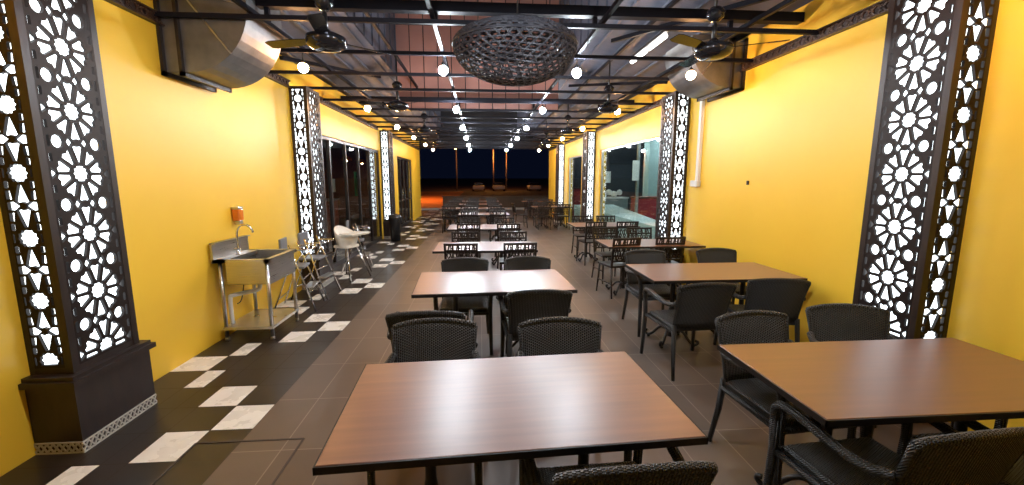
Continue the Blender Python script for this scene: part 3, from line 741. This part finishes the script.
m = MB(); m.bevbox((.04, 0, .195), (.085, .095, .03), .008); m.build('cap', 'steel', root); m = MB(); m.bevbox((.05, 0, .035), (.06, .06, .05), .01); m.build('pump', 'steel', root)

# ------------------------------------------------------------------ high chairs (front = +X)
def make_metal_high():
    root = empty('metal_high_chair')
    for sy in (-1, 1):
        l = MB(); l.tube([(.27, sy * .24, 0), (.06, sy * .20, .62), (-.02, sy * .19, .86)], .012, 8); l.build('leg', 'chrome', root)
        l = MB(); l.tube([(-.24, sy * .24, 0), (-.02, sy * .20, .60), (.04, sy * .19, .68)], .012, 8); l.build('leg', 'chrome', root)
    for (x, z) in ((.19, .24), (.13, .42), (-.18, .17)): f_ = MB(); f_.tube([(x, -.225, z), (x, .225, z)], .009, 6); f_.build('crossbar', 'chrome', root)
    f_ = MB()
    f_.tube(smooth_path([(-.02, -.19, .80), (.16, -.20, .80), (.24, -.14, .80), (.24, .14, .80), (.16, .20, .80), (-.02, .19, .80)], 4), .010, 6); f_.build('rail', 'chrome', root)
    m = MB(); m.bevbox((.0, 0, .56), (.28, .30, .03), .01); m.build('seat', 'plastic_g', root)
    m = MB(); m.bevbox((-.13, 0, .82), (.03, .27, .22), .012); m.build('backrest', 'plastic_g', root)
    m = MB(); m.bevbox((.18, 0, .30), (.12, .36, .015), .005); m.build('footrest', 'steel', root)
    return root
mh = make_metal_high()
for i, (x, y, rz, lab) in enumerate(((-2.42, 5.62, 8, 'steel-framed high chair right beside the wash sink'), (-2.42, 6.22, -4, 'steel-framed high chair standing before the second left fretwork pillar'), (-2.32, 7.98, 10, 'steel-framed high chair just beyond the white plastic one'))):
    o = mh if i == 0 else copy_tree(mh); o.location = (x, y, 0); o.rotation_euler = (0, 0, R_(rz)); tag(o, lab, 'high chair', 'steel-framed high chairs')
root = empty('plastic_high_chair', (-2.28, 7.30, 0), R_(-25)); tag(root, 'white plastic high chair with splayed silver legs by the left windows', 'high chair')
m = MB(); m.bevbox((0, 0, .56), (.30, .30, .05), .02)
bm = bmesh.new()
P = []; n = 20
ring = lambda zz, k_, fr: [(k_ * .17 * math.cos(a) + .01, k_ * .19 * math.sin(a), zz + (fr * (.5 - .5 * math.cos(a)) ** 2)) for a in [2 * PI * i / n for i in range(n)]]
rs = [ring(.56, .82, 0), ring(.66, 1.0, .06), ring(.74, 1.08, .16), ring(.74, 1.0, .16), ring(.66, .92, .06), ring(.58, .74, 0)]
vs = [p for r_ in rs for p in r_]; fs = []
for i in range(5):
    for k_ in range(n): fs.append((i * n + k_, i * n + (k_ + 1) % n, (i + 1) * n + (k_ + 1) % n, (i + 1) * n + k_))
m.add(vs, fs, 0, True); m.build('seat_shell', 'plastic_w', root)
m = MB(); m.bevbox((.20, 0, .765), (.24, .42, .022), .01); m.bevbox((.20, 0, .785), (.27, .45, .015), .006); m.build('tray', 'plastic_w', root)
for sx in (-1, 1):
    for sy in (-1, 1): l = MB(); l.tube([(sx * .11, sy * .11, .56), (sx * .27, sy * .25, 0)], .014, 8); l.build('leg', 'chrome', root)
root = empty('rubbish_bin', (-2.33, 11.72, 0)); tag(root, 'tall black bin standing in front of the distant left pillar', 'bin')
m = MB(); m.lathe([(.13, 0), (.165, .60), (.17, .62)], n=20); m.build('bin_body', 'bin', root)
m = MB(); m.lathe([(.18, .62), (.18, .65), (.14, .72), (.05, .75)], n=20); m.build('lid', 'bin', root)

# conduit and switch on the right wall
root = empty('electrical_conduit', (3.25, 6.12, 0)); tag(root, 'white electrical conduit running down the right wall beside the pillar', 'conduit')
m = MB(); m.b2((-.045, -.035, 1.66), (-.002, .035, 2.97)); m.build('channel', 'pvc', root)
m = MB(); m.bevbox((-.035, .04, 1.62), (.065, .20, .09), .008); m.build('junction_box', 'pvc', root)
m = MB(); m.bevbox((3.243, 4.95, 1.64), (.012, .035, .05), .003); tag(m.build('wall_hook', 'lattice_wood'), 'tiny dark fitting on the plain right yellow wall', 'wall fitting')

# ------------------------------------------------------------------ shop behind the left glass
s_ = MB(); s_.add([(-7.2, 7, 0), (XL, 7, 0), (XL, 19, 0), (-7.2, 19, 0)], [(0, 1, 2, 3)]); struct(s_.build('floor_shop', 'black_tile'))
s_ = MB(); s_.b2((-7.3, 6.9, 0), (-7.2, 19, 3.0)); s_.b2((-7.2, 6.85, 0), (XL - .18, 6.95, 3.0)); s_.b2((-7.2, 18.9, 0), (XL - .18, 19, 3.0)); struct(s_.build('wall_shop', 'brown_wall'))
s_ = MB(); s_.b2((-7.3, 6.85, 3.0), (XL - .18, 19, 3.05)); struct(s_.build('ceiling_shop', 'dark_wall'))
root = empty('shop_counter', (-5.2, 11.5, 0)); tag(root, 'red-brown counter seen inside the shop through the left windows', 'counter')
m = MB(); m.b2((-.4, -3.2, 0), (.4, 3.2, 1.0)); m.build('body', 'redwood', root); m = MB(); m.b2((-.45, -3.25, 1.0), (.45, 3.25, 1.05)); m.build('worktop', 'steel', root)
for i, (y, h) in enumerate(((12.6, 2.1), (15.2, 2.2))):
    root = empty('display_cabinet', (-6.6, y, 0)); tag(root, ['nearer', 'farther'][i] + ' red-brown cabinet against the shop back wall behind the left glass', 'cabinet')
    m = MB(); m.b2((-.5, -.9, 0), (.0, .9, h)); m.build('body', 'redwood', root)
    for k_ in range(2): m = MB(); m.b2((.0, -.86 + k_ * .88, .15), (.03, -.02 + k_ * .88, h - .1)); m.build('door', 'steel' if k_ else 'redwood', root)
m = MB(); m.b2((-3.6, 12.55, 1.2), (-3.58, 12.95, 1.9)); tag(m.build('poster', 'green'), 'green poster hanging inside the shop behind the left glass', 'poster')
m = MB(); m.b2((-4.4, 13.0, 1.3), (-4.38, 13.3, 1.7)); tag(m.build('notice', 'paper'), 'white notice hanging inside the shop behind the left glass', 'notice')
for i, (x, y) in enumerate(((-4.2, 9.2), (-6.0, 10.4), (-4.3, 11.4), (-6.0, 13.2), (-4.4, 14.6), (-4.6, 17.2))):
    root = empty('shop_pendant_lamp', (x, y, 2.3)); tag(root, ['first', 'second', 'third', 'fourth', 'fifth', 'last'][i] + ' warm pendant lamp inside the shop behind the left glass', 'lamp', 'lamps in the shop')
    m = MB(); m.lathe([(.18, 0), (.12, .12), (.03, .17)], n=16); m.build('lamp_shade', 'amber', root); m = MB(); m.lathe([(.01, -.03), (.04, 0), (.02, .05)], n=10); m.build('bulb', 'bulb_o', root); m = MB(); m.tube([(0, 0, .17), (0, 0, .7)], .006, 5); m.build('cord', 'black_metal', root)

# ------------------------------------------------------------------ hall behind the right glass
s_ = MB(); s_.add([(XR, 6.8, 0), (9.5, 6.8, 0), (9.5, 19.9, 0), (XR, 19.9, 0)], [(0, 1, 2, 3)]); struct(s_.build('floor_annex', 'teal_floor'))
s_ = MB(); s_.b2((XR + .18, 6.7, 0), (9.5, 6.8, 3.3)); s_.b2((9.5, 6.8, 0), (9.6, 20, 3.3)); s_.b2((XR + .18, 19.9, 0), (9.5, 20, 3.3), 1); struct(s_.build('wall_annex', ['teal_wall', 'dark_wall']))
s_ = MB(); s_.b2((XR + .18, 6.8, 3.3), (9.5, 20, 3.35)); struct(s_.build('ceiling_annex', 'dark_wall'))
def annex_thing(name, a, b, m_, lab, cat, top='black_edge', group=None):
    root = empty(name, ((a[0] + b[0]) / 2, (a[1] + b[1]) / 2, a[2])); tag(root, lab, cat, group); dx, dy, dz = [(b[i] - a[i]) for i in range(3)]
    m = MB(); m.b2((-dx / 2, -dy / 2, 0), (dx / 2, dy / 2, dz - .05)); m.build('body', m_, root); m = MB(); m.b2((-dx / 2 - .03, -dy / 2 - .03, dz - .05), (dx / 2 + .03, dy / 2 + .03, dz)); m.build('top', top, root)
annex_thing('service_counter', (4.55, 11.9, 0), (5.5, 12.5, 1.18), 'red', 'dark red counter seen through the big right window', 'counter')
annex_thing('service_counter', (4.6, 16.0, 0), (5.7, 16.7, 1.0), 'steel', 'pale counter farther inside the room behind the right window', 'counter', 'paper')
annex_thing('display_cabinet', (4.3, 19.2, 0), (5.3, 19.8, 1.3), 'red', 'small red cabinet against the far wall behind the right window', 'cabinet')
annex_thing('display_cabinet', (5.6, 19.2, 0), (7.6, 19.8, 2.4), 'dark_wall', 'dark tall cabinet against the far wall behind the right window', 'cabinet')
root = empty('window_bench', (0, 0, 0)); tag(root, 'long pale teal bench inside the big right window', 'bench')
m = MB(); q = [(3.46, 7.3), (3.66, 7.3), (4.9, 15.4), (3.46, 15.4)]
m.add([(x, y, 0) for x, y in q] + [(x, y, .72) for x, y in q], [(3, 2, 1, 0), (4, 5, 6, 7), (0, 1, 5, 4), (1, 2, 6, 5), (2, 3, 7, 6), (3, 0, 4, 7)]); m.build('body', 'teal_floor', root)
m = MB(); q = [(3.45, 7.28), (3.69, 7.28), (4.94, 15.42), (3.45, 15.42)]
m.add([(x, y, .72) for x, y in q] + [(x, y, .76) for x, y in q], [(3, 2, 1, 0), (4, 5, 6, 7), (0, 1, 5, 4), (1, 2, 6, 5), (2, 3, 7, 6), (3, 0, 4, 7)]); m.build('top', 'teal_floor', root)
m = MB(); m.b2((4.36, 11.6, 0), (4.43, 11.67, 3.29)); tag(m.build('steel_post', 'steel'), 'pale steel post standing in the room behind the right window', 'post')
m = MB(); m.b2((4.22, 11.57, 1.65), (4.40, 11.59, 2.2)); tag(m.build('notice', 'paper'), 'tall white notice on the pale post behind the right window', 'notice')
m = MB(); m.b2((5.0, 17.0, 1.55), (5.3, 17.02, 2.0)); tag(m.build('notice', 'paper'), 'small white notice above the red counter behind the right window', 'notice')
m = MB(); m.b2((5.75, 14.2, 0), (6.35, 14.7, 3.3)); struct(m.build('wall_annex_column', 'teal_wall'))
m = MB()
for q in range(7): m.lathe([(.02, 0), (.09, .03), (.12, .12), (.08, .2), (.02, .23)], (4.85 + .2 * (q % 4), 16.3 + .15 * (q // 4), 1.0 + .06 * (q % 2)), 10)
tag(m.build('plate_stack', 'paper'), 'pile of white crockery on the steel counter behind the right window', 'crockery')
for i, (x, y) in enumerate(((4.5, 8.6), (6.4, 10.6), (4.9, 11.2), (6.4, 13.4), (5.0, 14.4), (6.2, 16.4), (4.7, 18.0))):  # lamps added to brighten the annex seen through the glass
    root = empty('annex_fill_lamp', (x, y, 2.9)); tag(root, ['first', 'second', 'third', 'fourth', 'fifth', 'sixth', 'last'][i] + ' cool lamp added to brighten the room behind the right window', 'lamp', 'added lamps in the room behind the right window')
    m = MB(); m.lathe([(.005, -.05), (.045, 0), (.02, .05)], n=10); m.build('bulb', 'bulb_w', root); m = MB(); m.tube([(0, 0, .05), (0, 0, .4)], .01, 6); m.build('cord', 'black_metal', root)

# ------------------------------------------------------------------ outside, beyond the open end
s_ = MB(); s_.add([(-60, YE + .16, -.03), (60, YE + .16, -.03), (60, 68, -.03), (-60, 68, -.03)], [(0, 1, 2, 3)]); struct(s_.build('road', 'asphalt'))
M['glow_ground'] = vary(mat('sodium_glow_ground', (.4, .14, .05), .9), (0.30, 0.12, 0.05), (0.45, 0.18, 0.07), nscale=.8)  # orange sodium lamplight put into the colour of this ground
s_ = MB(); s_.add([(-14, YE + 4.4, -.015), (-2.2, YE + 4.4, -.015), (-2.2, 60, -.015), (-14, 60, -.015)], [(0, 1, 2, 3)]); struct(s_.build('ground_sodium_glow', 'glow_ground'))
s_ = MB(); s_.add([(-90, 68, -.01), (90, 68, -.01), (90, 140, 2.0), (-90, 140, 2.0)], [(0, 1, 2, 3)]); struct(s_.build('ground_verge', 'verge'))
s_ = MB(); s_.b2((-3.6, YE + 3.8, -.02), (3.3, YE + 3.95, .10)); struct(s_.build('kerb', 'kerb'))
s_ = MB(); s_.b2((-2.1, YE + 4.1, 0), (8.0, YE + 4.3, .70)); s_.b2((-2.15, YE + 4.05, .70), (8.0, YE + 4.35, .76)); struct(s_.build('wall_parapet', 'verge'))
def lamp_post(x, y, h, lit, lab):
    root = empty('street_lamp', (x, y, 0)); tag(root, lab, 'street lamp', 'street lamps across the road')
    m = MB(); m.tube([(0, 0, 0), (0, 0, h)], [.11, .07], 8); m.build('pole', 'pole', root)
    m = MB(); m.tube([(0, 0, h - .1), (0, -1.2, h + .2)], .06, 6); m.build('arm', 'pole', root)
    m = MB(); m.bevbox((0, -1.5, h + .2), (.45, .8, .18), .05); m.build('lamp_head', 'frame_dark', root)
    m = MB(); m.bevbox((0, -1.5, h + .08), (.34, .6, .06), .02); m.build('lens', lit if lit else 'car_glass', root)
lamp_post(-3.55, 66, 6.1, 'lamp_dim', 'left one of the three street lamps seen through the open end')
lamp_post(2.1, 66, 6.6, 'lamp_head', 'middle one of the three street lamps, with the bright lamp')
lamp_post(4.1, 66, 6.2, 'lamp_dim', 'right one of the three street lamps seen through the open end')
lamp_post(-7.5, 36, 5.5, 'lamp_near', 'street lamp out of sight beyond the left wall, lighting the road')
for i, (x, lab) in enumerate(((-.2, 'white parked car across the road, left of a pair'), (2.75, 'white parked car across the road, right of a pair'), (8.0, 'white parked car across the road farthest to the right'))):
    root = empty('parked_car', (x, 63, -.02)); tag(root, lab, 'car', 'cars parked across the road')
    m = MB(); m.bevbox((0, 0, .55), (1.7, 4.0, .55), .15); m.build('body', 'car_white', root)
    m = MB(); m.bevbox((0, .1, 1.02), (1.45, 2.1, .5), .16); m.build('cabin', 'car_glass', root)
    for sx in (-1, 1):
        for sy in (-1, 1):
            m = MB(); m.tube([(sx * .68, sy * 1.25, .31), (sx * .86, sy * 1.25, .31)], .31, 14); m.build('wheel', 'bin', root)
